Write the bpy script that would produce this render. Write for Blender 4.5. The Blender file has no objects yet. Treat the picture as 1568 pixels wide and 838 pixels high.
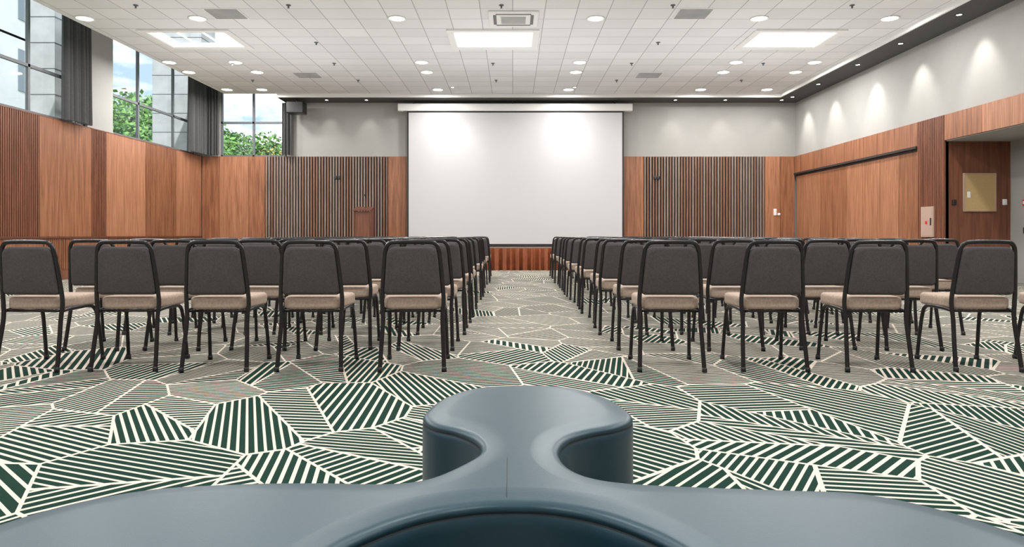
import bpy, bmesh, math, random
from mathutils import Vector, Matrix, noise
random.seed(7)
sc = bpy.context.scene
COL = sc.collection
H = 0.95

# ------------------------------------------------------------------ materials
def new_mat(name):
    m = bpy.data.materials.new(name); m.use_nodes = True
    nt = m.node_tree; b = nt.nodes['Principled BSDF']
    return m, nt, b
def simple(name, col, rough=0.6, metal=0.0, emit=None, es=0.0, nscale=None, namt=0.08, bump=0.0):
    m, nt, b = new_mat(name)
    b.inputs['Base Color'].default_value = (*col, 1)
    b.inputs['Roughness'].default_value = rough
    b.inputs['Metallic'].default_value = metal
    if emit:
        b.inputs['Emission Color'].default_value = (*emit, 1)
        b.inputs['Emission Strength'].default_value = es
    if nscale:
        tc = nt.nodes.new('ShaderNodeTexCoord'); n = nt.nodes.new('ShaderNodeTexNoise')
        n.inputs['Scale'].default_value = nscale; n.inputs['Detail'].default_value = 4
        nt.links.new(tc.outputs['Object'], n.inputs['Vector'])
        r = nt.nodes.new('ShaderNodeValToRGB')
        r.color_ramp.elements[0].color = (*[c*(1-namt) for c in col], 1)
        r.color_ramp.elements[1].color = (*[min(1, c*(1+namt)) for c in col], 1)
        r.color_ramp.elements[0].position = .3; r.color_ramp.elements[1].position = .7
        nt.links.new(n.outputs['Fac'], r.inputs['Fac']); nt.links.new(r.outputs['Color'], b.inputs['Base Color'])
        if bump:
            bp = nt.nodes.new('ShaderNodeBump'); bp.inputs['Strength'].default_value = bump
            bp.inputs['Distance'].default_value = 0.005
            nt.links.new(n.outputs['Fac'], bp.inputs['Height']); nt.links.new(bp.outputs['Normal'], b.inputs['Normal'])
    return m
def wood(name, a, c, rough=0.42):
    m, nt, b = new_mat(name)
    tc = nt.nodes.new('ShaderNodeTexCoord'); mp = nt.nodes.new('ShaderNodeMapping')
    mp.inputs['Scale'].default_value = (10, 10, 0.6)
    n = nt.nodes.new('ShaderNodeTexNoise'); n.inputs['Scale'].default_value = 1.6; n.inputs['Detail'].default_value = 6
    n.inputs['Distortion'].default_value = .6
    mp2 = nt.nodes.new('ShaderNodeMapping'); mp2.inputs['Scale'].default_value = (45, 45, 1.2)
    n2 = nt.nodes.new('ShaderNodeTexNoise'); n2.inputs['Scale'].default_value = 2; n2.inputs['Detail'].default_value = 3
    L = nt.links
    L.new(tc.outputs['Object'], mp.inputs['Vector']); L.new(mp.outputs[0], n.inputs['Vector'])
    L.new(tc.outputs['Object'], mp2.inputs['Vector']); L.new(mp2.outputs[0], n2.inputs['Vector'])
    mx = nt.nodes.new('ShaderNodeMath'); mx.operation = 'MULTIPLY_ADD'; mx.inputs[1].default_value = .4
    L.new(n2.outputs['Fac'], mx.inputs[0])
    m2 = nt.nodes.new('ShaderNodeMath'); m2.operation = 'MULTIPLY'; m2.inputs[1].default_value = .6
    L.new(n.outputs['Fac'], m2.inputs[0]); L.new(m2.outputs[0], mx.inputs[2])
    r = nt.nodes.new('ShaderNodeValToRGB')
    r.color_ramp.elements[0].color = (*a, 1); r.color_ramp.elements[0].position = .38
    r.color_ramp.elements[1].color = (*c, 1); r.color_ramp.elements[1].position = .62
    L.new(mx.outputs[0], r.inputs['Fac']); L.new(r.outputs['Color'], b.inputs['Base Color'])
    b.inputs['Roughness'].default_value = rough
    return m

M = {}
M['wood'] = wood('wood_panel', (.175,.068,.032), (.35,.148,.073))
M['wood_light'] = wood('wood_panel_light', (.25,.104,.052), (.43,.20,.108))
M['wood_red'] = wood('wood_panel_red', (.125,.046,.025), (.23,.086,.046))
M['wood_dark'] = wood('wood_panel_dark', (.08,.028,.016), (.15,.052,.028))
M['slat_a'] = wood('slat_brown', (.15,.073,.045), (.25,.128,.078))
M['slat_b'] = wood('slat_grey', (.17,.125,.10), (.29,.22,.18))
M['slat_back'] = simple('slat_backing', (.030,.020,.018), .8)
M['grey'] = simple('wall_paint_grey', (.35,.347,.33), .9, nscale=2, namt=.03)
M['white'] = simple('white_paint', (.82,.82,.80), .6)
M['kerb'] = simple('skylight_kerb_added_glow', (.85,.86,.87), .5, emit=(.95,.98,1), es=.38)  # opaque white frame, emission added to lift its dark ring
M['dark'] = simple('dark_ceiling_paint', (.07,.07,.068), .8)
M['black'] = simple('black_plastic', (.015,.015,.016), .4)
M['frame'] = simple('window_frame_grey', (.12,.13,.14), .5)
M['metal'] = simple('chair_metal_black', (.020,.019,.020), .27, .3)
M['seat'] = simple('seat_fabric_taupe', (.38,.295,.235), .95, nscale=60, namt=.15, bump=.3)
M['back'] = simple('back_fabric_charcoal', (.060,.055,.056), .85, nscale=80, namt=.2, bump=.2)
M['curtain'] = simple('curtain_fabric', (.075,.076,.078), .95, nscale=30, namt=.1)
M['concrete'] = simple('concrete', (.42,.43,.43), .9, nscale=3, namt=.12)
M['facade'] = simple('facade_render', (.80,.82,.84), .8, nscale=1, namt=.05)
M['facade_glass'] = simple('facade_glass', (.20,.26,.30), .1)
M['grass'] = simple('grass', (.12,.2,.06), .95, nscale=1, namt=.3)
M['leaf'] = simple('leaf', (.17,.33,.09), .7, nscale=1.2, namt=.6)
M['leaf2'] = simple('leaf_autumn', (.36,.32,.10), .7, nscale=1.2, namt=.5)
M['bark'] = simple('bark', (.09,.06,.04), .9, nscale=8, namt=.3)
M['screen'] = simple('screen_fabric', (.545,.545,.56), .9)
M['skirt'] = simple('stage_skirt_fabric', (.25,.070,.026), .5, nscale=6, namt=.2)
M['stage'] = simple('stage_deck', (.10,.07,.055), .6, nscale=10, namt=.2)
M['gold'] = simple('noticeboard_cork', (.50,.35,.16), .6, nscale=60, namt=.1)
M['pale'] = simple('pale_panel', (.42,.30,.24), .5)
M['red'] = simple('alarm_red', (.6,.03,.02), .4)
M['glow'] = simple('downlight_lens', (1,1,1), .5, emit=(1,.97,.93), es=9)
M['glow_s'] = simple('spot_lens', (1,1,1), .5, emit=(1,.95,.88), es=12)
# glass
m, nt, b = new_mat('window_glass')
tr = nt.nodes.new('ShaderNodeBsdfTransparent'); gl = nt.nodes.new('ShaderNodeBsdfGlossy'); gl.inputs['Roughness'].default_value = .02
mx = nt.nodes.new('ShaderNodeMixShader'); mx.inputs[0].default_value = .05
nt.links.new(tr.outputs[0], mx.inputs[1]); nt.links.new(gl.outputs[0], mx.inputs[2])
nt.links.new(mx.outputs[0], nt.nodes['Material Output'].inputs['Surface']); M['glass'] = m
# leather
m, nt, b = new_mat('teal_leather')
b.inputs['Base Color'].default_value = (.012,.042,.060, 1); b.inputs['Roughness'].default_value = .38
b.inputs['Specular Tint'].default_value = (.76,.92,1,1)
b.inputs['Coat Weight'].default_value = .05; b.inputs['Coat Roughness'].default_value = .3
tc = nt.nodes.new('ShaderNodeTexCoord'); n = nt.nodes.new('ShaderNodeTexVoronoi'); n.inputs['Scale'].default_value = 420
bp = nt.nodes.new('ShaderNodeBump'); bp.inputs['Strength'].default_value = .12; bp.inputs['Distance'].default_value = .001
nt.links.new(tc.outputs['Object'], n.inputs['Vector']); nt.links.new(n.outputs['Distance'], bp.inputs['Height']); nt.links.new(bp.outputs[0], b.inputs['Normal'])
M['leather'] = m
M['seam'] = simple('leather_seam', (.008,.02,.028), .6)

# math helper
def MN(nt, op, a, b_=None, c=None):
    n = nt.nodes.new('ShaderNodeMath'); n.operation = op
    for i, v in enumerate((a, b_, c)):
        if v is None: continue
        if isinstance(v, (int, float)): n.inputs[i].default_value = v
        else: nt.links.new(v, n.inputs[i])
    return n.outputs[0]
# carpet : irregular polygons, each hatched in its own direction
m, nt, b = new_mat('geometric_carpet')
tc = nt.nodes.new('ShaderNodeTexCoord'); L = nt.links
sep = nt.nodes.new('ShaderNodeSeparateXYZ'); L.new(tc.outputs['Object'], sep.inputs[0])
cmp_ = nt.nodes.new('ShaderNodeCombineXYZ')
PX = MN(nt, 'MULTIPLY_ADD', sep.outputs[1], .25, sep.outputs[0]); PY = MN(nt, 'MULTIPLY', sep.outputs[1], .72)
L.new(PX, cmp_.inputs[0]); L.new(PY, cmp_.inputs[1])
v1 = nt.nodes.new('ShaderNodeTexVoronoi'); v1.voronoi_dimensions = '2D'
v2 = nt.nodes.new('ShaderNodeTexVoronoi'); v2.voronoi_dimensions = '2D'; v2.feature = 'DISTANCE_TO_EDGE'
for v in (v1, v2):
    v.inputs['Scale'].default_value = 1.9; v.inputs['Randomness'].default_value = 1.0; L.new(cmp_.outputs[0], v.inputs['Vector'])
sc3 = nt.nodes.new('ShaderNodeSeparateColor'); L.new(v1.outputs['Color'], sc3.inputs[0])
R, G, B = sc3.outputs
sp = nt.nodes.new('ShaderNodeSeparateXYZ'); L.new(v1.outputs['Position'], sp.inputs[0])
a2 = MN(nt, 'MULTIPLY', B, 6.283)
side = MN(nt, 'ADD', MN(nt, 'MULTIPLY', MN(nt, 'SUBTRACT', PX, sp.outputs[0]), MN(nt, 'COSINE', a2)), MN(nt, 'MULTIPLY', MN(nt, 'SUBTRACT', PY, sp.outputs[1]), MN(nt, 'SINE', a2)))
does = MN(nt, 'GREATER_THAN', MN(nt, 'FRACT', MN(nt, 'MULTIPLY', B, 7.31)), .45)
half = MN(nt, 'MULTIPLY', does, MN(nt, 'GREATER_THAN', side, 0.0))
midl = MN(nt, 'MULTIPLY', does, MN(nt, 'LESS_THAN', MN(nt, 'ABSOLUTE', side), .008))
R2 = MN(nt, 'FRACT', MN(nt, 'MULTIPLY_ADD', half, .37, R))
G2 = MN(nt, 'FRACT', MN(nt, 'MULTIPLY_ADD', half, .43, G))
ang = MN(nt, 'MULTIPLY', R2, math.pi)
u = MN(nt, 'ADD', MN(nt, 'MULTIPLY', sep.outputs[0], MN(nt, 'COSINE', ang)), MN(nt, 'MULTIPLY', sep.outputs[1], MN(nt, 'SINE', ang)))
freq = MN(nt, 'MULTIPLY_ADD', G2, 9, 17)
fr = MN(nt, 'FRACT', MN(nt, 'MULTIPLY', u, freq))
duty = MN(nt, 'MULTIPLY_ADD', B, .12, .60)
stripe = MN(nt, 'GREATER_THAN', fr, duty)
edge = MN(nt, 'LESS_THAN', v2.outputs['Distance'], .014)
fac = MN(nt, 'MAXIMUM', MN(nt, 'MAXIMUM', stripe, edge), midl)
nz = nt.nodes.new('ShaderNodeTexNoise'); nz.inputs['Scale'].default_value = 90; nz.inputs['Detail'].default_value = 3; L.new(tc.outputs['Object'], nz.inputs['Vector'])
mix = nt.nodes.new('ShaderNodeMix'); mix.data_type = 'RGBA'
mix.inputs[6].default_value = (.008,.036,.025, 1); mix.inputs[7].default_value = (.72,.645,.56, 1); L.new(fac, mix.inputs[0])
mix2 = nt.nodes.new('ShaderNodeMix'); mix2.data_type = 'RGBA'; mix2.blend_type = 'MULTIPLY'; mix2.inputs[0].default_value = .3
L.new(mix.outputs[2], mix2.inputs[6]); L.new(nz.outputs['Fac'], mix2.inputs[7]); L.new(mix2.outputs[2], b.inputs['Base Color'])
b.inputs['Roughness'].default_value = .95
b.inputs['Specular IOR Level'].default_value = .12
bp = nt.nodes.new('ShaderNodeBump'); bp.inputs['Strength'].default_value = .3; bp.inputs['Distance'].default_value = .004
L.new(nz.outputs['Fac'], bp.inputs['Height']); L.new(bp.outputs[0], b.inputs['Normal'])
M['carpet'] = m
# ceiling tiles
m, nt, b = new_mat('ceiling_tiles'); L = nt.links
tc = nt.nodes.new('ShaderNodeTexCoord'); sep = nt.nodes.new('ShaderNodeSeparateXYZ'); L.new(tc.outputs['Object'], sep.inputs[0])
def line(o):
    f = MN(nt, 'FRACT', MN(nt, 'ADD', MN(nt, 'DIVIDE', o, .6), 100.0))
    return MN(nt, 'LESS_THAN', MN(nt, 'MINIMUM', f, MN(nt, 'SUBTRACT', 1.0, f)), .014)
ln = MN(nt, 'MAXIMUM', line(sep.outputs[0]), line(sep.outputs[1]))
cx = nt.nodes.new('ShaderNodeCombineXYZ')
L.new(MN(nt, 'FLOOR', MN(nt, 'DIVIDE', sep.outputs[0], .6)), cx.inputs[0]); L.new(MN(nt, 'FLOOR', MN(nt, 'DIVIDE', sep.outputs[1], .6)), cx.inputs[1])
wn = nt.nodes.new('ShaderNodeTexWhiteNoise'); L.new(cx.outputs[0], wn.inputs['Vector'])
rp = nt.nodes.new('ShaderNodeValToRGB'); rp.color_ramp.elements[0].color = (.72,.73,.735,1); rp.color_ramp.elements[1].color = (.80,.81,.815,1)
L.new(wn.outputs['Value'], rp.inputs[0])
mix = nt.nodes.new('ShaderNodeMix'); mix.data_type = 'RGBA'; L.new(ln, mix.inputs[0]); L.new(rp.outputs[0], mix.inputs[6]); mix.inputs[7].default_value = (.42,.42,.42,1)
L.new(mix.outputs[2], b.inputs['Base Color']); b.inputs['Roughness'].default_value = .9
M['tiles'] = m

# ------------------------------------------------------------------ mesh builder
class MB:
    def __init__(s): s.v = []; s.f = []; s.mi = []; s.mats = []; s.sm = []
    def mat(s, k):
        if k not in s.mats: s.mats.append(k)
        return s.mats.index(k)
    def box(s, x0, x1, y0, y1, z0, z1, k):
        i = len(s.v); q = s.mat(k)
        s.v += [(x0,y0,z0),(x1,y0,z0),(x1,y1,z0),(x0,y1,z0),(x0,y0,z1),(x1,y0,z1),(x1,y1,z1),(x0,y1,z1)]
        for f in ((0,3,2,1),(4,5,6,7),(0,1,5,4),(1,2,6,5),(2,3,7,6),(3,0,4,7)):
            s.f.append(tuple(i+a for a in f)); s.mi.append(q); s.sm.append(False)
    def rbox(s, x0, x1, y0, y1, z0, z1, r, k, seg=4, taper=None):
        bm = bmesh.new(); bmesh.ops.create_cube(bm, size=1)
        for v in bm.verts:
            v.co = Vector(((x0+x1)/2+v.co.x*(x1-x0), (y0+y1)/2+v.co.y*(y1-y0), (z0+z1)/2+v.co.z*(z1-z0)))
        bmesh.ops.bevel(bm, geom=list(bm.edges), offset=r, segments=seg, profile=.5, affect='EDGES', clamp_overlap=True)
        s.addbm(bm, k, True)
    def addbm(s, bm, k, smooth=True):
        i = len(s.v); q = s.mat(k); bm.verts.index_update()
        s.v += [tuple(v.co) for v in bm.verts]
        for f in bm.faces:
            s.f.append(tuple(i+v.index for v in f.verts)); s.mi.append(q); s.sm.append(smooth)
        bm.free()
    def tube(s, pts, r, k, n=8, sx=1.0):
        pts = [Vector(p) for p in pts]; i0 = len(s.v); q = s.mat(k)
        nrm = None
        for j, p in enumerate(pts):
            t = (pts[min(j+1, len(pts)-1)] - pts[max(j-1, 0)]).normalized()
            if nrm is None:
                a = Vector((0,1,0)) if abs(t.y) < .9 else Vector((1,0,0)); nrm = (a - t*a.dot(t)).normalized()
            else: nrm = (nrm - t*nrm.dot(t)).normalized()
            bn = t.cross(nrm)
            for w in range(n):
                a = 2*math.pi*w/n; s.v.append(tuple(p + nrm*math.cos(a)*r + bn*math.sin(a)*r*sx))
        for j in range(len(pts)-1):
            for w in range(n):
                s.f.append((i0+j*n+w, i0+j*n+(w+1)%n, i0+(j+1)*n+(w+1)%n, i0+(j+1)*n+w)); s.mi.append(q); s.sm.append(True)
        s.f.append(tuple(i0+w for w in range(n))[::-1]); s.mi.append(q); s.sm.append(False)
        e = i0+(len(pts)-1)*n; s.f.append(tuple(e+w for w in range(n))); s.mi.append(q); s.sm.append(False)
    def disc(s, cx, cy, z, r, k, n=20, up=False):
        i = len(s.v); q = s.mat(k)
        s.v += [(cx+r*math.cos(2*math.pi*a/n), cy+r*math.sin(2*math.pi*a/n), z) for a in range(n)]
        f = tuple(range(i, i+n)); s.f.append(f if up else f[::-1]); s.mi.append(q); s.sm.append(False)
    def lathe(s, cx, cy, prof, k, n=20):
        i = len(s.v); q = s.mat(k)
        for r, z in prof:
            s.v += [(cx+r*math.cos(2*math.pi*a/n), cy+r*math.sin(2*math.pi*a/n), z) for a in range(n)]
        for j in range(len(prof)-1):
            for a in range(n):
                s.f.append((i+j*n+a, i+j*n+(a+1)%n, i+(j+1)*n+(a+1)%n, i+(j+1)*n+a)); s.mi.append(q); s.sm.append(True)
    def quad(s, pts, k):
        i = len(s.v); s.v += [tuple(p) for p in pts]; s.f.append(tuple(range(i, i+len(pts)))); s.mi.append(s.mat(k)); s.sm.append(False)
    def mesh(s, name):
        me = bpy.data.meshes.new(name); me.from_pydata(s.v, [], s.f)
        for k in s.mats: me.materials.append(M[k])
        me.polygons.foreach_set('material_index', s.mi); me.polygons.foreach_set('use_smooth', s.sm); me.update()
        return me
    def obj(s, name, parent=None, loc=None):
        o = bpy.data.objects.new(name, s.mesh(name)); COL.objects.link(o)
        if loc: o.location = loc
        if parent: o.parent = parent
        return o
def spline(P, sub=6, closed=False):
    P = [Vector(p) for p in P]; n = len(P); out = []
    rng = range(n) if closed else range(n-1)
    for i in rng:
        if closed: a, b_, c, d = P[i-1], P[i], P[(i+1) % n], P[(i+2) % n]
        else: a, b_, c, d = P[max(i-1,0)], P[i], P[i+1], P[min(i+2, n-1)]
        for t in range(sub):
            t /= sub
            out.append(.5*((2*b_)+(c-a)*t+(2*a-5*b_+4*c-d)*t*t+(3*b_-a-3*c+d)*t**3))
    if not closed: out.append(P[-1])
    return out

XL, XR, YB, YF = -9.59, 8.70, 21.0, -4.0
WT = 3.36            # top of wood
CZ = 5.13            # tile ceiling
BZ = 5.02            # dark border
TOP = 5.9

# floor
b = MB(); b.quad([(XL-.3,YF-.2,0),(10.2,YF-.2,0),(10.2,YB+.3,0),(XL-.3,YB+.3,0)], 'carpet'); b.obj('floor')

# ceiling with skylight openings
SKY = [(-7.55,-5.88,13.96,15.2), (-1.25,.45,13.96,15.2), (5.05,6.72,13.96,15.2)]
xs = sorted({-8.54, 7.94, *[a for s_ in SKY for a in s_[:2]]}); ys = [YF-.1, 13.96, 15.2, 20.2]
b = MB()
for i in range(len(xs)-1):
    for j in range(len(ys)-1):
        cx, cy = (xs[i]+xs[i+1])/2, (ys[j]+ys[j+1])/2
        if any(s_[0] < cx < s_[1] and s_[2] < cy < s_[3] for s_ in SKY): continue
        b.box(xs[i], xs[i+1], ys[j], ys[j+1], CZ, CZ+.06, 'tiles')
b.obj('ceiling')
b = MB()
b.box(7.94, XR+.02, YF-.1, YB+.02, BZ, BZ+.08, 'dark'); b.box(-6.97, 7.94, 20.2, YB+.02, BZ, BZ+.08, 'dark')
b.box(7.90, 7.94, YF-.1, 20.2, BZ-.0, CZ+.05, 'white'); b.box(-6.97, 7.90, 20.16, 20.2, BZ, CZ+.05, 'white')
b.obj('ceiling_border')
b = MB()
b.box(XL-.25, -8.5, YF-.1, YB+.25, 5.78, 5.86, 'white'); b.box(-8.5, -6.9, 20.1, YB+.25, 5.78, 5.86, 'white')
b.box(-8.56, -8.5, YF-.1, 20.2, CZ+.06, 5.8, 'white'); b.box(-8.56, -6.9, 20.14, 20.2, CZ+.06, 5.8, 'white')
b.box(-6.97, -6.9, 20.2, YB, BZ, 5.8, 'white')
b.obj('ceiling_pocket')

# skylights : outer trim, stepped kerb and glazing bars with added glow
def ring(b, x0, x1, y0, y1, w, za, zb, k):
    b.box(x0, x1, y0, y0+w, za, zb, k); b.box(x0, x1, y1-w, y1, za, zb, k)
    b.box(x0, x0+w, y0+w, y1-w, za, zb, k); b.box(x1-w, x1, y0+w, y1-w, za, zb, k)
for (x0,x1,y0,y1) in SKY:
    b = MB()
    ring(b, x0-.10, x1+.10, y0-.10, y1+.10, .13, CZ-.03, CZ-.003, 'white')
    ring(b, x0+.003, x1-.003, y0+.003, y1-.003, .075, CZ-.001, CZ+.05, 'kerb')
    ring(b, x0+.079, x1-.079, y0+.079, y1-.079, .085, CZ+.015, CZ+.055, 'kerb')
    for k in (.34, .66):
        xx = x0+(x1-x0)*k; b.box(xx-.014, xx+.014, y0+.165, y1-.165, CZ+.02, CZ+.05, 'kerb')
    zi = CZ+.058
    b.quad([(x0+.02,y0+.02,zi),(x1-.02,y0+.02,zi),(x1-.02,y1-.02,zi),(x0+.02,y1-.02,zi)], 'glass')
    b.obj('skylight')

# ------------------------------------------------------------------ back wall
SC = (-3.2, 3.37)
b = MB()
b.box(-6.95, XR+.3, YB, YB+.2, WT-.02, TOP, 'grey'); b.box(XL-.2, XR+.3, YB+.06, YB+.2, 0, WT, 'grey')
b.box(XL-.2, -8.98, YB, YB+.2, WT, TOP, 'grey')
b.obj('wall_back')
def panels_x(b, segs, y, z0, z1, d=.06):
    for x0, x1, k in segs: b.box(x0+.004, x1-.004, y-d, y+.06, z0, z1, k)
b = MB()
panels_x(b, [(XL+.06,-9.0,'wood'),(-9.0,-8.1,'wood_light'),(-8.1,-7.6,'wood'),(-3.82,-3.27,'wood'),(-3.27,0,'wood'),(0,3.4,'wood'),(3.4,4.02,'wood'),(7.74,8.2,'wood_light'),(8.2,XR-.05,'wood')], YB, 0, WT)
b.obj('wall_back_wood_panels')
def slats_x(name, x0, x1, y, z0, z1, pitch=.086):
    b = MB(); b.box(x0, x1, y-.012, y+.06, z0, z1, 'slat_back'); n = int(round((x1-x0)/pitch)); p = (x1-x0)/n
    for i in range(n):
        c = x0+(i+.5)*p; b.box(c-.022, c+.022, y-.06, y-.012, z0, z1, 'slat_b' if random.random() < .55 else 'slat_a')
    b.obj(name)
slats_x('wall_back_slats', -7.6, -3.82, YB, .0, WT); slats_x('wall_back_slats', 4.02, 7.74, YB, .0, WT)

# ------------------------------------------------------------------ left wall
b = MB()
b.box(XL-.2, XL, YF, YB+.2, 0, WT-.02, 'grey'); b.box(XL-.2, XL+.03, 15.35, 16.33, WT, TOP, 'grey')
b.box(XL-.2, XL, 20.6, YB+.2, WT, TOP, 'grey'); b.box(XL-.2, XL, YF, YF+.5, WT, TOP, 'grey')
b.obj('wall_left')
b = MB()
segs = [(-3.9,0,'wood'),(0,3,'wood'),(3,6,'wood'),(6,9,'wood'),(9,11.6,'wood'),(11.6,13.77,'R'),(13.77,14.85,'wood'),(14.85,15.47,'wood'),(15.47,16.04,'R'),(16.04,17.74,'wood_light'),(17.74,19.38,'F'),(19.38,20.94,'wood_light')]
for y0,y1,k in segs:
    if k in 'RF':
        mk = 'wood_red' if k == 'R' else 'wood'
        b.box(XL-.01, XL+.02, y0, y1, .92, WT, 'wood_dark' if k == 'R' else 'wood_red')
        n = int((y1-y0)/.058); p = (y1-y0)/n
        for i in range(n):
            c = y0+(i+.5)*p; b.box(XL+.02, XL+.045, c-.018, c+.018, .92, WT, mk)
    else: b.box(XL-.01, XL+.045, y0+.004, y1-.004, .92, WT, k)
b.box(XL-.01, XL+.07, -3.9, 20.94, .88, .92, 'wood_dark')
y = -3.9
b.box(XL-.01, XL+.05, -3.9, 20.94, 0, .2, 'wood_red'); b.box(XL-.01, XL+.03, -3.9, 20.94, .2, .88, 'wood')
for y0, y1 in ((9.5,11.5),(13.9,15.0),(17.0,19.0)):
    b.box(XL+.03, XL+.035, y0, y1, .22, .85, 'slat_back')
    n = int((y1-y0)/.06)
    for i in range(n):
        c = y0+(i+.5)*.06; b.box(XL+.035, XL+.055, c-.015, c+.015, .22, .85, 'wood')
b.box(XL-.2, XL+.05, -3.9, 20.94, WT, WT+.02, 'wood_red')
b.obj('wall_left_wood_panels')

def window_y(name, x, y0, y1, z0, z1, vs, hs):
    b = MB(); t = .03
    b.box(x-.05, x+.03, y0, y0+.06, z0, z1, 'frame'); b.box(x-.05, x+.03, y1-.06, y1, z0, z1, 'frame')
    b.box(x-.05, x+.03, y0, y1, z0, z0+.05, 'frame'); b.box(x-.05, x+.03, y0, y1, z1-.06, z1, 'frame')
    for v in vs: b.box(x-.04, x+.02, v-t, v+t, z0, z1, 'frame')
    for h in hs: b.box(x-.04, x+.02, y0, y1, h-t, h+t, 'frame')
    b.quad([(x,y0,z0),(x,y1,z0),(x,y1,z1),(x,y0,z1)], 'glass'); b.obj(name)
window_y('window_1', XL-.06, YF+.5, 15.35, WT+.02, 5.78, [-1.5,.5,2.6,4.7,6.8,8.9,11.0,13.6,14.8], [4.33])
window_y('window_2', XL-.06, 16.33, 20.6, WT+.02, 5.78, [17.58,19.4], [4.33])
b = MB(); x0,x1,z0,z1,yy = -8.98,-6.95,WT,5.78,YB+.06; t=.03
b.box(x0,x0+.05,yy-.04,yy+.04,z0,z1,'frame'); b.box(x1-.05,x1,yy-.04,yy+.04,z0,z1,'frame'); b.box(x0,x1,yy-.04,yy+.04,z0,z0+.05,'frame')
b.box(-7.98-t,-7.98+t,yy-.04,yy+.03,z0,z1,'frame'); b.box(x0,x1,yy-.04,yy+.03,4.38,4.38+2*t,'frame')
b.quad([(x0,yy,z0),(x1,yy,z0),(x1,yy,z1),(x0,yy,z1)],'glass'); b.obj('window_3')

def curtain(name, p0, p1, z0, z1, folds, amp):
    p0, p1 = Vector(p0), Vector(p1); d = p1-p0; nrm = Vector((-d.y, d.x)).normalized(); n = folds*10
    b = MB(); q = b.mat('curtain'); rows = 6; ph = random.random()*6
    for r in range(rows+1):
        z = z0+(z1-z0)*r/rows
        for i in range(n+1):
            t = i/n; a = amp*(math.sin(t*folds*2*math.pi)+.35*math.sin(t*folds*3.7+ph+z*.3))*(1.1-.3*r/rows)
            c = p0+d*t+nrm*a; b.v.append((c.x, c.y, z))
    for r in range(rows):
        for i in range(n):
            k = r*(n+1)+i; b.f.append((k,k+1,k+n+2,k+n+1)); b.mi.append(q); b.sm.append(True)
    return b.obj(name)
curtain('curtain', (XL+.16,14.35), (XL+.16,15.25), WT+.03, 5.76, 7, .06)
curtain('curtain', (XL+.24,19.75), (XL+.28,20.75), WT+.03, 5.76, 7, .07)
curtain('curtain', (XL+.3,20.78), (-8.93,20.78), WT+.03, 5.76, 4, .06)
curtain('curtain', (-7.02,20.8), (-6.72,20.8), WT+.03, 4.98, 3, .05)

# ------------------------------------------------------------------ right wall with niche
NY0, NY1, NZ, NX = 4.0, 13.7, 2.85, 9.99
b = MB()
b.box(XR, XR+.2, YF, YB+.2, WT-.02, BZ+.1, 'grey'); b.box(XR+.05, XR+.2, NY1+.1, YB+.2, 0, WT, 'grey')
b.box(XR+.02, XR+.2, YF, YB+.2, NZ, WT, 'grey'); b.box(XR, XR+.2, YF, NY0, 0, WT, 'grey')
b.box(NX, NX+.15, NY0-.15, NY1+.1, 0, NZ+.1, 'grey'); b.box(XR+.2, NX+.15, NY0-.15, NY0, 0, NZ+.1, 'grey')
b.box(XR+.0, NX+.15, NY0, NY1+.1, NZ, NZ+.1, 'grey'); b.box(XR+.2, NX, NY1+.04, NY1+.14, 0, NZ, 'grey')
b.obj('wall_right')
b = MB()
ycuts = [NY0,6,8,10,11.4,12.6,13.7]
for i in range(len(ycuts)-1): b.box(XR-.04, XR+.02, ycuts[i]+.004, ycuts[i+1]-.004, NZ, WT, 'wood' if i%2 else 'wood_light')
ycuts = [14.6,16.2,17.8,19.4,20.94]
for i in range(4):
    b.box(XR-.05, XR+.02, ycuts[i]+.004, ycuts[i+1]-.004, NZ, WT, 'wood')
b.box(XR+.04, XR+.06, 14.6, 20.94, 0, NZ-.02, 'wood_red')
yc = 14.6
while yc < 20.9:
    ye = min(yc+.79, 20.94); b.box(XR+.0, XR+.045, yc+.004, ye-.004, 0, NZ-.1, 'wood' if int(yc*3)%2 else 'wood_light'); yc += .79
b.box(XR-.08, XR+.045, 14.6, 20.94, NZ-.05, NZ, 'slat_back'); b.box(XR-.02, XR+.045, 14.6, 20.94, NZ-.1, NZ-.05, 'slat_back')
b.box(XR-.01, XR+.05, 13.7, 14.6, 0, WT, 'wood_dark')
for i in range(15):
    c = 13.7+(i+.5)*.06; b.box(XR-.05, XR-.01, c-.02, c+.02, 0, WT, 'wood_red')
b.box(XR-.04, NX, NY1-.0, NY1+.04, 0, NZ, 'wood_red')
for i in range(4): b.box(XR-.03, XR, YF+.1+i*2, YF+.1+(i+1)*2-.008, 0, WT, 'wood')
b.obj('wall_right_wood_panels')
b = MB(); b.box(XR, NX, NY0, NY1, NZ-.02, NZ, 'grey'); b.obj('ceiling_niche')

# wall behind camera
b = MB(); b.box(XL-.2, XR+.2, YF-.2, YF, 0, TOP, 'grey'); b.obj('wall_rear')
b = MB(); b.box(XR+.2, NX-.01, NY1-.015, NY1-.0, 0, .1, 'wood_dark'); b.obj('baseboard_niche')

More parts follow.
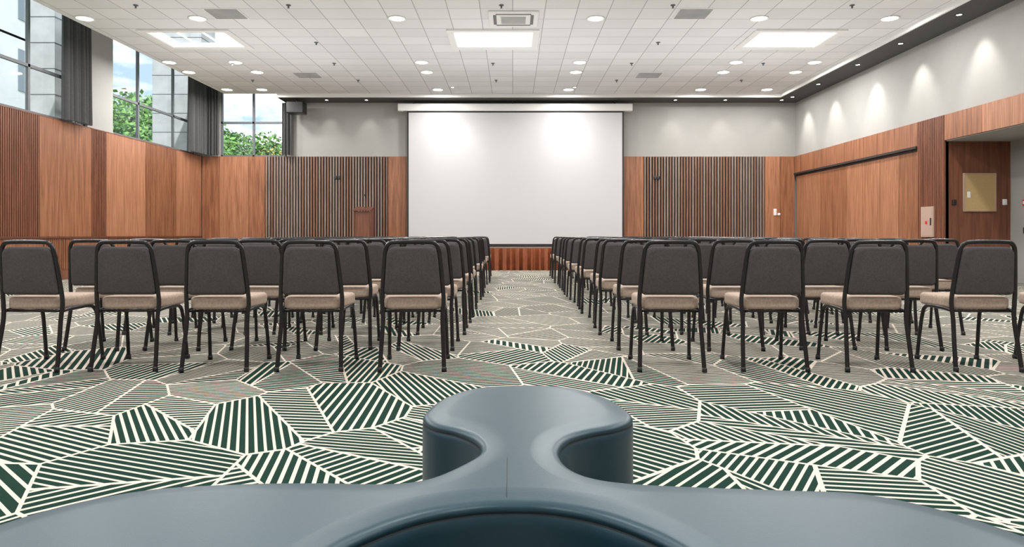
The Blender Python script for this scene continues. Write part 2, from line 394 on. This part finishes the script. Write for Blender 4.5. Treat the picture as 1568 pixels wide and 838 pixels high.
# ------------------------------------------------------------------ wall fittings
b = MB(); b.box(9.05,9.66,NY1-.035,NY1-.005,1.435,2.17,'gold')
for a in ((9.03,9.05,1.42,2.19),(9.66,9.68,1.42,2.19),(9.05,9.66,1.42,1.44),(9.05,9.66,2.165,2.19)): b.box(a[0],a[1],NY1-.045,NY1-.005,a[2],a[3],'pale')
b.box(9.10,9.16,NY1-.04,NY1-.034,1.7,1.82,'white')
b.obj('notice_board')
b = MB(); b.rbox(8.81,8.88,NY1-.05,NY1-.0,1.55,1.66,.01,'black'); b.obj('door_access_reader')
b = MB(); b.rbox(9.82,9.90,NY1-.04,NY1-.0,1.55,1.67,.01,'white'); b.rbox(9.835,9.885,NY1-.05,NY1-.04,1.57,1.62,.004,'white'); b.obj('light_switch')
b = MB(); b.box(XR-.075,XR-.05,14.0,14.43,.91,1.54,'pale'); b.box(XR-.08,XR-.075,14.03,14.40,.94,1.51,'pale')
b.box(XR-.085,XR-.08,14.06,14.10,1.15,1.3,'black'); b.rbox(XR-.09,XR-.08,14.2,14.26,1.18,1.24,.004,'red'); b.obj('hose_cabinet')
b = MB(); b.rbox(NX-.05,NX,13.2,13.32,1.52,1.64,.01,'red'); b.rbox(NX-.06,NX-.05,13.23,13.29,1.55,1.61,.004,'white'); b.obj('fire_alarm_call_point')
b = MB(); b.rbox(NX-.03,NX,13.25,13.33,.98,1.1,.01,'black'); b.obj('wall_socket')
b = MB(); b.box(NX-.04,NX-.003,11.7,12.9,0.003,2.15,'white'); b.box(NX-.05,NX-.04,11.76,12.84,.02,2.1,'grey'); b.tube([(NX-.05,12.75,1.02),(NX-.09,12.75,1.02),(NX-.09,12.62,1.02)],.01,'black'); b.obj('door_1')
b = MB(); b.rbox(8.0,8.09,YB-.09,YB-.06,1.55,1.75,.008,'white'); b.rbox(8.12,8.20,YB-.09,YB-.06,1.55,1.62,.008,'white'); b.obj('light_switch')
for x in (-5.37, 4.42):
    b = MB(); b.rbox(x-.09,x-.01,YB-.1,YB-.06,2.66,2.76,.006,'black'); b.rbox(x+.01,x+.09,YB-.1,YB-.06,2.66,2.76,.006,'black'); b.obj('wall_socket')
# speaker
b = MB(); b.rbox(-6.72,-6.22,20.25,20.65,4.58,4.92,.02,'black'); b.box(-6.70,-6.24,20.24,20.25,4.60,4.90,'black'); b.tube([(-6.47,20.45,4.9),(-6.47,20.45,5.015)],.02,'black'); b.obj('loudspeaker')

# ------------------------------------------------------------------ screen
b = MB(); ys_ = 20.68
b.box(SC[0]+.05, SC[1]-.05, ys_, ys_+.012, .68, 4.70, 'screen')
b.box(SC[0], SC[0]+.05, ys_-.002, ys_+.014, .64, 4.70, 'black'); b.box(SC[1]-.05, SC[1], ys_-.002, ys_+.014, .64, 4.70, 'black')
b.box(SC[0]+.05, SC[1]-.05, ys_-.002, ys_+.014, .64, .68, 'black'); b.box(SC[0]+.05, SC[1]-.05, ys_-.003, ys_+.01, 4.66, 4.70, 'black')
b.rbox(-3.47, 3.62, ys_-.09, ys_+.14, 4.70, 4.92, .02, 'white'); b.box(-3.3,3.4,ys_-.02,ys_+.02,4.695,4.705,'black')
for x in (-3.0,0,3.1): b.box(x-.02,x+.02,ys_-.02,ys_+.1,4.9,5.018,'black')
b.tube([(SC[0],ys_,.63),(SC[1],ys_,.63)],.018,'black')
b.obj('projection_screen')

# ------------------------------------------------------------------ stage
b = MB(); SX0,SX1,SY0 = -5.2,5.4,18.45
b.box(SX0,SX1,SY0,YB-.07,.52,.6,'stage'); b.box(SX0+.1,SX1-.1,SY0+.12,YB-.1,0,.52,'slat_back')
q = b.mat('skirt'); i0 = len(b.v); n = 1500
for r,(z) in enumerate((.0,.15,.3,.45,.56,.6)):
    for i in range(n+1):
        x = SX0+(SX1-SX0)*i/n; a = .065*math.sin(x*33+.6*math.sin(x*7))+.03*math.sin(x*57+1)+.02*math.sin(x*13)
        b.v.append((x, SY0-.12+a*(1.15-z*1.2), z))
for r in range(5):
    for i in range(n):
        k = i0+r*(n+1)+i; b.f.append((k,k+1,k+n+2,k+n+1)); b.mi.append(q); b.sm.append(True)
b.obj('stage')
# lectern
b = MB(); x0,x1,y0,y1=-4.48,-3.98,19.2,19.6
b.box(x0+.03,x1-.03,y0+.04,y1-.04,.63,1.62,'wood_red'); b.box(x0,x1,y0,y1,.6,.64,'wood_dark')
for (xa,xb) in ((x0,x0+.03),(x1-.03,x1)): b.box(xa,xb,y0,y1,.64,1.68,'wood_dark')
b.quad([(x0-.01,y0-.02,1.66),(x1+.01,y0-.02,1.66),(x1+.01,y1+.02,1.76),(x0-.01,y1+.02,1.76)],'wood_dark')
b.quad([(x0-.01,y0-.02,1.63),(x0-.01,y1+.02,1.73),(x1+.01,y1+.02,1.73),(x1+.01,y0-.02,1.63)],'wood_dark')
b.quad([(x0-.01,y0-.02,1.63),(x1+.01,y0-.02,1.63),(x1+.01,y0-.02,1.66),(x0-.01,y0-.02,1.66)],'wood_dark')
b.quad([(x0-.01,y1+.02,1.73),(x0-.01,y1+.02,1.76),(x1+.01,y1+.02,1.76),(x1+.01,y1+.02,1.73)],'wood_dark')
b.tube(spline([(-4.2,19.5,1.72),(-4.2,19.5,1.9),(-4.2,19.47,2.03),(-4.2,19.4,2.08)],4),.008,'black'); b.tube([(-4.2,19.41,2.075),(-4.2,19.35,2.1)],.018,'black')
b.obj('lectern')

# ------------------------------------------------------------------ ceiling fittings
def add_light(kind, name, loc, energy, parent, **kw):
    l = bpy.data.lights.new(name, kind); l.energy = energy; l.color = kw.get('color', (1,.97,.94))
    if kind == 'AREA': l.shape = 'DISK'; l.size = kw.get('size', .28); l.spread = kw.get('spread', math.pi)
    if kind == 'SPOT': l.spot_size = kw['ang']; l.spot_blend = kw.get('blend', .9); l.shadow_soft_size = .04
    o = bpy.data.objects.new(name, l); COL.objects.link(o); o.location = loc
    if 'aim' in kw: o.rotation_euler = (Vector(kw['aim'])-Vector(loc)).to_track_quat('-Z','Y').to_euler()
    if parent: o.parent = parent
    return o
db = MB(); db.lathe(0,0,[(.15,-.001),(.175,-.002),(.18,-.012),(.165,-.018),(.145,-.012),(.14,-.004)],'white',24); db.disc(0,0,-.006,.145,'glow',24)
dme = db.mesh('ceiling_downlight')
rows = {13.16:[-8.25,-6.07,-2.23,1.6,4.75,7.27], 16.5:[-8.3,-6.7,-2.2,1.62,5.4,7.3], 17.5:[-8.3,-6.55,-2.2,1.62,5.4,7.25], 19.6:[-8.2,-7.2,-2.15,1.6,5.4,7.3],
        9.8:[-8.2,-6.07,-2.2,1.6,4.75,7.27], 6.4:[-8.2,-6.07,-2.2,1.6,4.75,7.27], 3.0:[-8.2,-6.07,-2.2,1.6,4.75,7.27], -.8:[-6.1,-2.2,1.6,4.75]}
for y, xl in rows.items():
    for x in xl:
        o = bpy.data.objects.new('ceiling_downlight', dme); COL.objects.link(o); o.location = (x,y,CZ)
        add_light('AREA','lamp',(0,0,-.03), 47 if y > 12 else 66, o)
# added fill lights without fixtures, facing up to brighten ceiling and upper walls
for x in (-5.6, 0, 5.4):
    for y in (1.0, 8.0, 15.0):
        o = add_light('AREA','added_ceiling_fill',(x,y,2.7),56,None,color=(.96,.98,1)); o.data.shape='SQUARE'; o.data.size=4.5
        o.rotation_euler=(math.pi,0,0)
# wall-wash spots
sb = MB(); sb.lathe(0,0,[(.06,-.001),(.07,-.004),(.06,-.012),(.05,-.008)],'black',16); sb.disc(0,0,-.006,.045,'glow_s',16); sme = sb.mesh('recessed_spotlight')
def spot(x,y,z,aim,e,ang=1.1):
    o = bpy.data.objects.new('recessed_spotlight', sme); COL.objects.link(o); o.location=(x,y,z)
    add_light('SPOT','lamp',(0,0,-.03),e,o,ang=ang,aim=Vector(aim)-Vector((x,y,z)),color=(1,.94,.87))
for y in (4.5,6.5,8.6,10.6,12.6,14.5,16.3,18.4,20.1): spot(8.24,y,BZ,(8.75,y,3.5),85,1.1)
for x in (-5.6,-4.4,4.9,6.4,8.1): spot(x,20.55,BZ,(x,21.0,3.6),22,1.0)
for x in (-1.7,1.75): spot(x,19.3,CZ,(x,20.7,3.4),60,1.0)
# AC cassette
b = MB(); x0,x1,y0,y1=-.46,.49,12.7,13.6
b.rbox(x0,x1,y0,y1,CZ-.035,CZ-.001,.012,'white')
b.box(x0+.22,x1-.22,y0+.22,y1-.22,CZ-.04,CZ-.033,'white')
for i in range(9):
    yy = y0+.25+i*.05; b.box(x0+.24,x1-.24,yy,yy+.02,CZ-.046,CZ-.039,'concrete')
for a in ((x0+.14,x1-.14,y0+.09,y0+.15),(x0+.14,x1-.14,y1-.15,y1-.09),(x0+.09,x0+.15,y0+.16,y1-.16),(x1-.15,x1-.09,y0+.16,y1-.16)): b.box(*a,CZ-.038,CZ-.033,'frame')
b.obj('air_conditioning_cassette')
for (x,y) in ((3.4,12.87),(-5.4,12.87),(3.55,17.8),(-5.35,17.8)):
    b = MB(); b.box(x-.33,x+.33,y-.3,y+.3,CZ-.012,CZ-.001,'white')
    for i in range(14):
        yy=y-.27+i*.04; b.box(x-.3,x+.3,yy,yy+.024,CZ-.02,CZ-.012,'concrete')
    b.obj('ceiling_vent')
pb = MB(); pb.lathe(0,0,[(.045,-.001),(.045,-.01),(.02,-.02),(.012,-.05),(.025,-.055),(.0,-.06)],'frame',12); pme = pb.mesh('sprinkler_head')
for y in (12.4,14.8,16.6,18.4):
    for x in (-7,-4.2,-.35,3.0,6.2):
        if any(s_[0]-.2<x<s_[1]+.2 and s_[2]-.2<y<s_[3]+.2 for s_ in SKY): continue
        o = bpy.data.objects.new('sprinkler_head', pme); COL.objects.link(o); o.location=(x+random.uniform(-.2,.2),y,CZ)

# ------------------------------------------------------------------ chairs
def chair_mesh():
    b = MB(); r = .0135
    half = [(-.222,-.25,0.0),(-.214,-.215,.2),(-.207,-.19,.36),(-.214,-.182,.46),(-.213,-.19,.54),(-.202,-.208,.68),(-.188,-.228,.82),(-.178,-.236,.865),(-.155,-.242,.892),(-.12,-.244,.9)]
    path = half + [(0,-.245,.902)] + [(-x,y,z) for x,y,z in half[::-1]]
    b.tube(spline(path,4), r, 'metal', 8, 1.15)
    for s in (-1,1):
        b.tube(spline([(s*.222,.25,0),(s*.216,.222,.2),(s*.21,.195,.35),(s*.207,.165,.405),(s*.205,.10,.425),(s*.205,-.08,.425),(s*.207,-.18,.415)],4), r, 'metal', 8)
        for (x,y) in ((s*.222,-.25),(s*.222,.25)): b.lathe(x,y,[(.0,0),(.018,0),(.018,.03),(.013,.035)],'black',10)
    b.tube([(-.205,.13,.42),(.205,.13,.42)], .011,'metal',6); b.tube([(-.207,-.16,.415),(.207,-.16,.415)], .011,'metal',6)
    # seat cushion : domed
    bm = bmesh.new(); bmesh.ops.create_cube(bm,size=1)
    for v in bm.verts: v.co = Vector((v.co.x*(.45 if v.co.y>0 else .41), .035+v.co.y*.44, .470+v.co.z*.088))
    ve = [e for e in bm.edges if abs(e.verts[0].co.z-e.verts[1].co.z)>.05]
    bmesh.ops.bevel(bm,geom=ve,offset=.07,segments=5,profile=.5,affect='EDGES')
    te = [e for e in bm.edges if abs(e.verts[0].co.z-e.verts[1].co.z)<.001 and len(e.link_faces)==2 and any(len(f.verts)>6 for f in e.link_faces)]
    bmesh.ops.bevel(bm,geom=te,offset=.026,segments=4,profile=.55,affect='EDGES')
    b.addbm(bm,'seat',True)
    # back rest
    z0,z1 = .53,.868
    def bw(z):
        t=(z-z0)/(z1-z0); return .203-.030*t
    out=[]; cr=.055
    def yb(z): 
        t=(z-z0)/(z1-z0); return -.185-.052*t
    for (cx_s,zc,a0,c) in ((1,z1-cr,0,cr),(-1,z1-cr,90,cr),(-1,z0+.03,180,.03),(1,z0+.03,270,.03)):
        for k in range(7):
            a=math.radians(a0+k*15); zz=zc+c*math.sin(a); xx=cx_s*(bw(zz)-c)+c*math.cos(a); out.append((xx,zz))
    n=len(out); i0=len(b.v); q=b.mat('back')
    zc=(z0+z1)/2
    prof=[(-.030,.80),(-.027,.90),(-.018,.97),(-.006,1.0),(.016,1.0),(.032,.95),(.04,.84)]
    for dy,sfac in prof:
        for x,z in out:
            zz=zc+(z-zc)*(1-(1-sfac)*.6); b.v.append((x*sfac, yb(zz)+dy, zz))
    for j in range(len(prof)-1):
        for k in range(n):
            b.f.append((i0+j*n+k,i0+(j+1)*n+k,i0+(j+1)*n+(k+1)%n,i0+j*n+(k+1)%n)); b.mi.append(q); b.sm.append(True)
    b.f.append(tuple(i0+k for k in range(n))); b.mi.append(q); b.sm.append(True)
    b.f.append(tuple(i0+(len(prof)-1)*n+k for k in range(n))[::-1]); b.mi.append(q); b.sm.append(True)
    return b.mesh('banquet_chair')
cme = chair_mesh()
left0 = [-.706,-1.42,-2.08,-2.72,-3.36]; right0=[1.11,1.83,2.56,3.32,4.06]
for r in range(13):
    y = 4.98+r*.875
    if r == 0: ls, rs = left0, right0
    else:
        ls = [-.70-.69*i for i in range(5)]; rs=[1.08+.745*i for i in range(4 if r==1 else 5)]
    for i, x in enumerate(ls+rs):
        o = bpy.data.objects.new('banquet_chair', cme); COL.objects.link(o)
        j = 0.012 if r == 0 else .025
        o.location=(x+random.uniform(-j,j), y+random.uniform(-j,j), 0); o.rotation_euler=(0,0,random.uniform(-.05,.05))

# ------------------------------------------------------------------ ottoman
P=[(.05,2.35),(.20,2.31),(.30,2.17),(.343,2.0),(.333,1.91),(.28,1.845),(.2,1.795),(.14,1.73),(.112,1.63),(.125,1.53),(.17,1.46),(.253,1.425),(.40,1.405),(.55,1.39),(.70,1.37),(.81,1.29),(.885,1.17),(.94,1.0),(.92,.8),(.82,.66),(.65,.6),(.48,.63),(.36,.74),(.31,.9),(.30,1.04),(.255,1.155),(.17,1.25),(.08,1.297),(0,1.307),
(-.08,1.297),(-.18,1.25),(-.272,1.15),(-.315,1.04),(-.33,.9),(-.38,.74),(-.5,.63),(-.67,.6),(-.84,.66),(-.94,.8),(-.98,1.0),(-.945,1.17),(-.86,1.31),(-.73,1.395),(-.55,1.425),(-.4,1.43),(-.263,1.425),(-.187,1.45),(-.124,1.53),(-.079,1.63),(-.095,1.73),(-.15,1.81),(-.215,1.86),(-.250,1.92),(-.257,2.0),(-.22,2.17),(-.12,2.31)]
out = spline([(x,y,0) for x,y in P],6,True); n=len(out)
nr=[]
for i in range(n):
    t=(out[(i+2)%n]-out[i-2]).normalized(); nr.append(Vector((t.y,-t.x,0)))
area=sum(out[i].x*out[(i+1)%n].y-out[(i+1)%n].x*out[i].y for i in range(n))
inw=[(v if area<0 else -v) for v in nr]
b=MB(); q=b.mat('leather'); T=.44
R_=.020
prof=[(.03,.0,'seam'),(.03,.03,'seam'),(.004,.032,'leather'),(0,.06,'leather'),(0,T-.05,'leather'),(.001,T-R_-.008,'leather'),(.0035,T-R_-.006,'seam'),(.0035,T-R_-.003,'seam'),(.001,T-R_,'leather')]
for k in range(1,8):
    a=k/7*math.pi/2; prof.append((.001+(R_+.002)*(1-math.cos(a)), T-R_+(R_-.004)*math.sin(a),'leather'))
prof += [(.045,T-.001,'leather'),(.07,T+.001,'leather')]
for d,z,k in prof:
    for i in range(n): p=out[i]+inw[i]*d; b.v.append((p.x,p.y,z))
for j in range(len(prof)-1):
    qq=b.mat(prof[j+1][2])
    for i in range(n):
        a,c=j*n+i,j*n+(i+1)%n
        b.f.append((a,a+n,c+n,c) if area<0 else (a,c,c+n,a+n)); b.mi.append(qq); b.sm.append(True)
e=(len(prof)-1)*n; f=tuple(e+i for i in range(n)); b.f.append(f[::-1] if area<0 else f); b.mi.append(q); b.sm.append(False)
b.tube([(-.012,1.56,T+.0008),(-.012,1.37,T+.0008),(-.012,1.345,T-.001),(-.012,1.32,T-.009),(-.012,1.307,T-.02)],.0012,'seam',6)
b.obj('modular_ottoman')

# ------------------------------------------------------------------ exterior
b=MB(); b.quad([(-120,-60,-.2),(120,-60,-.2),(120,160,-.2),(-120,160,-.2)],'grass'); b.obj('lawn')
b=MB(); b.box(-28,-20,17,33.5,-.15,15,'facade')
for fl in range(5):
    for i in range(8):
        y=17.6+i*2.0; z=1.0+fl*2.9; b.box(-20.02,-19.97,y,y+.75,z,z+1.7,'facade_glass'); b.box(-19.97,-19.93,y+.35,y+.4,z,z+1.7,'white'); b.box(-19.97,-19.93,y,y+.75,z+1.1,z+1.16,'white')
    b.box(-20.08,-20,17,33.5,fl*2.9+.2,fl*2.9+.3,'concrete')
b.obj('neighbouring_building')
b=MB(); b.box(-11.4,-9.85,21.6,22.6,-.15,8,'concrete')
for z in range(1,14): b.box(-11.41,-9.84,21.59,22.61,z*.6,z*.6+.015,'frame')
b.box(-11.25,-10.6,15.8,16.4,-.15,8,'concrete')
for z in range(1,14): b.box(-11.26,-10.59,15.79,16.41,z*.6,z*.6+.015,'frame')
b.obj('exterior_wall')
def tree_mesh(seed, leafk):
    rnd=random.Random(seed); b=MB()
    b.tube(spline([(0,0,0),(.1,0,1.5),(-.05,.1,3),(.05,0,5)],3),.16,'bark',8)
    blobs=[]
    for i in range(13):
        a=rnd.uniform(0,6.28); rr=rnd.uniform(0,1.7); z=rnd.uniform(2.6,6.4); rr*= (1.15-abs(z-4.2)/4)
        blobs.append((Vector((rr*math.cos(a),rr*math.sin(a),z)), rnd.uniform(.7,1.15)))
        b.tube([(0,0,min(z-1,4)),(rr*math.cos(a),rr*math.sin(a),z)],.04,'bark',5)
    for c,rad in blobs:
        for k in range(330):
            d=Vector((rnd.gauss(0,1),rnd.gauss(0,1),rnd.gauss(0,1))).normalized()*rad*rnd.uniform(.6,1.05); p=c+d
            u=Vector((rnd.gauss(0,1),rnd.gauss(0,1),rnd.gauss(0,1))).normalized(); w=u.orthogonal().normalized(); s=rnd.uniform(.07,.14)
            b.quad([p-u*s,p+w*s*.6,p+u*s,p-w*s*.6],leafk)
    return b.mesh('tree')
t1,t2=tree_mesh(1,'leaf'),tree_mesh(2,'leaf2'); t3=tree_mesh(3,'leaf')
for me,x,y,s,r in ((t1,-17.2,32,1.1,0),(t3,-14.9,31,1.05,1),(t1,-21.5,39,1.3,2),(t1,-17.2,41,1.02,2),(t3,-15.0,42,1.02,3),(t2,-13.2,40,.96,1),(t1,-18.5,45,1.15,4),(t3,-11.3,43,1.0,0),(t1,-15.5,48,1.1,5),(t3,-20.5,44,1.2,5),(t1,-25,44,1.2,1),(t2,-12.8,47,1.08,1)):
    o=bpy.data.objects.new('tree',me); COL.objects.link(o); o.location=(x,y,-.2); o.scale=(s*1.15,s*1.15,s); o.rotation_euler=(0,0,r)

# ------------------------------------------------------------------ world
w=bpy.data.worlds.new('sky'); sc.world=w; w.use_nodes=True; nt=w.node_tree; L=nt.links; bg=nt.nodes['Background']
tc=nt.nodes.new('ShaderNodeTexCoord'); mp=nt.nodes.new('ShaderNodeMapping'); mp.inputs['Scale'].default_value=(1,1,2.5)
nz=nt.nodes.new('ShaderNodeTexNoise'); nz.inputs['Scale'].default_value=6.5; nz.inputs['Detail'].default_value=8; nz.inputs['Roughness'].default_value=.55
L.new(tc.outputs['Generated'],mp.inputs[0]); L.new(mp.outputs[0],nz.inputs['Vector'])
rp=nt.nodes.new('ShaderNodeValToRGB'); rp.color_ramp.elements[0].position=.40; rp.color_ramp.elements[1].position=.56
rp.color_ramp.elements[0].color=(.27,.37,.47,1); rp.color_ramp.elements[1].color=(.8,.84,.9,1)
L.new(nz.outputs['Fac'],rp.inputs[0]); L.new(rp.outputs[0],bg.inputs['Color']); bg.inputs['Strength'].default_value=2.1
sl=bpy.data.lights.new('sun','SUN'); sl.energy=3.0; sl.angle=.02; so=bpy.data.objects.new('sun',sl); COL.objects.link(so); so.rotation_euler=Vector((-.25,.75,-.6)).to_track_quat('-Z','Y').to_euler()

# ------------------------------------------------------------------ camera
cd=bpy.data.cameras.new('camera'); cam=bpy.data.objects.new('camera',cd); COL.objects.link(cam)
cam.location=(0,0,H); cam.rotation_euler=(math.pi/2,0,0); cd.sensor_width=36; cd.lens=24.0
cd.shift_y=-(419-360)/1568; cd.shift_x=-1/1568; cd.clip_end=500; cd.clip_start=.05
sc.camera=cam
sc.view_settings.view_transform='Standard'; sc.view_settings.exposure=0.14
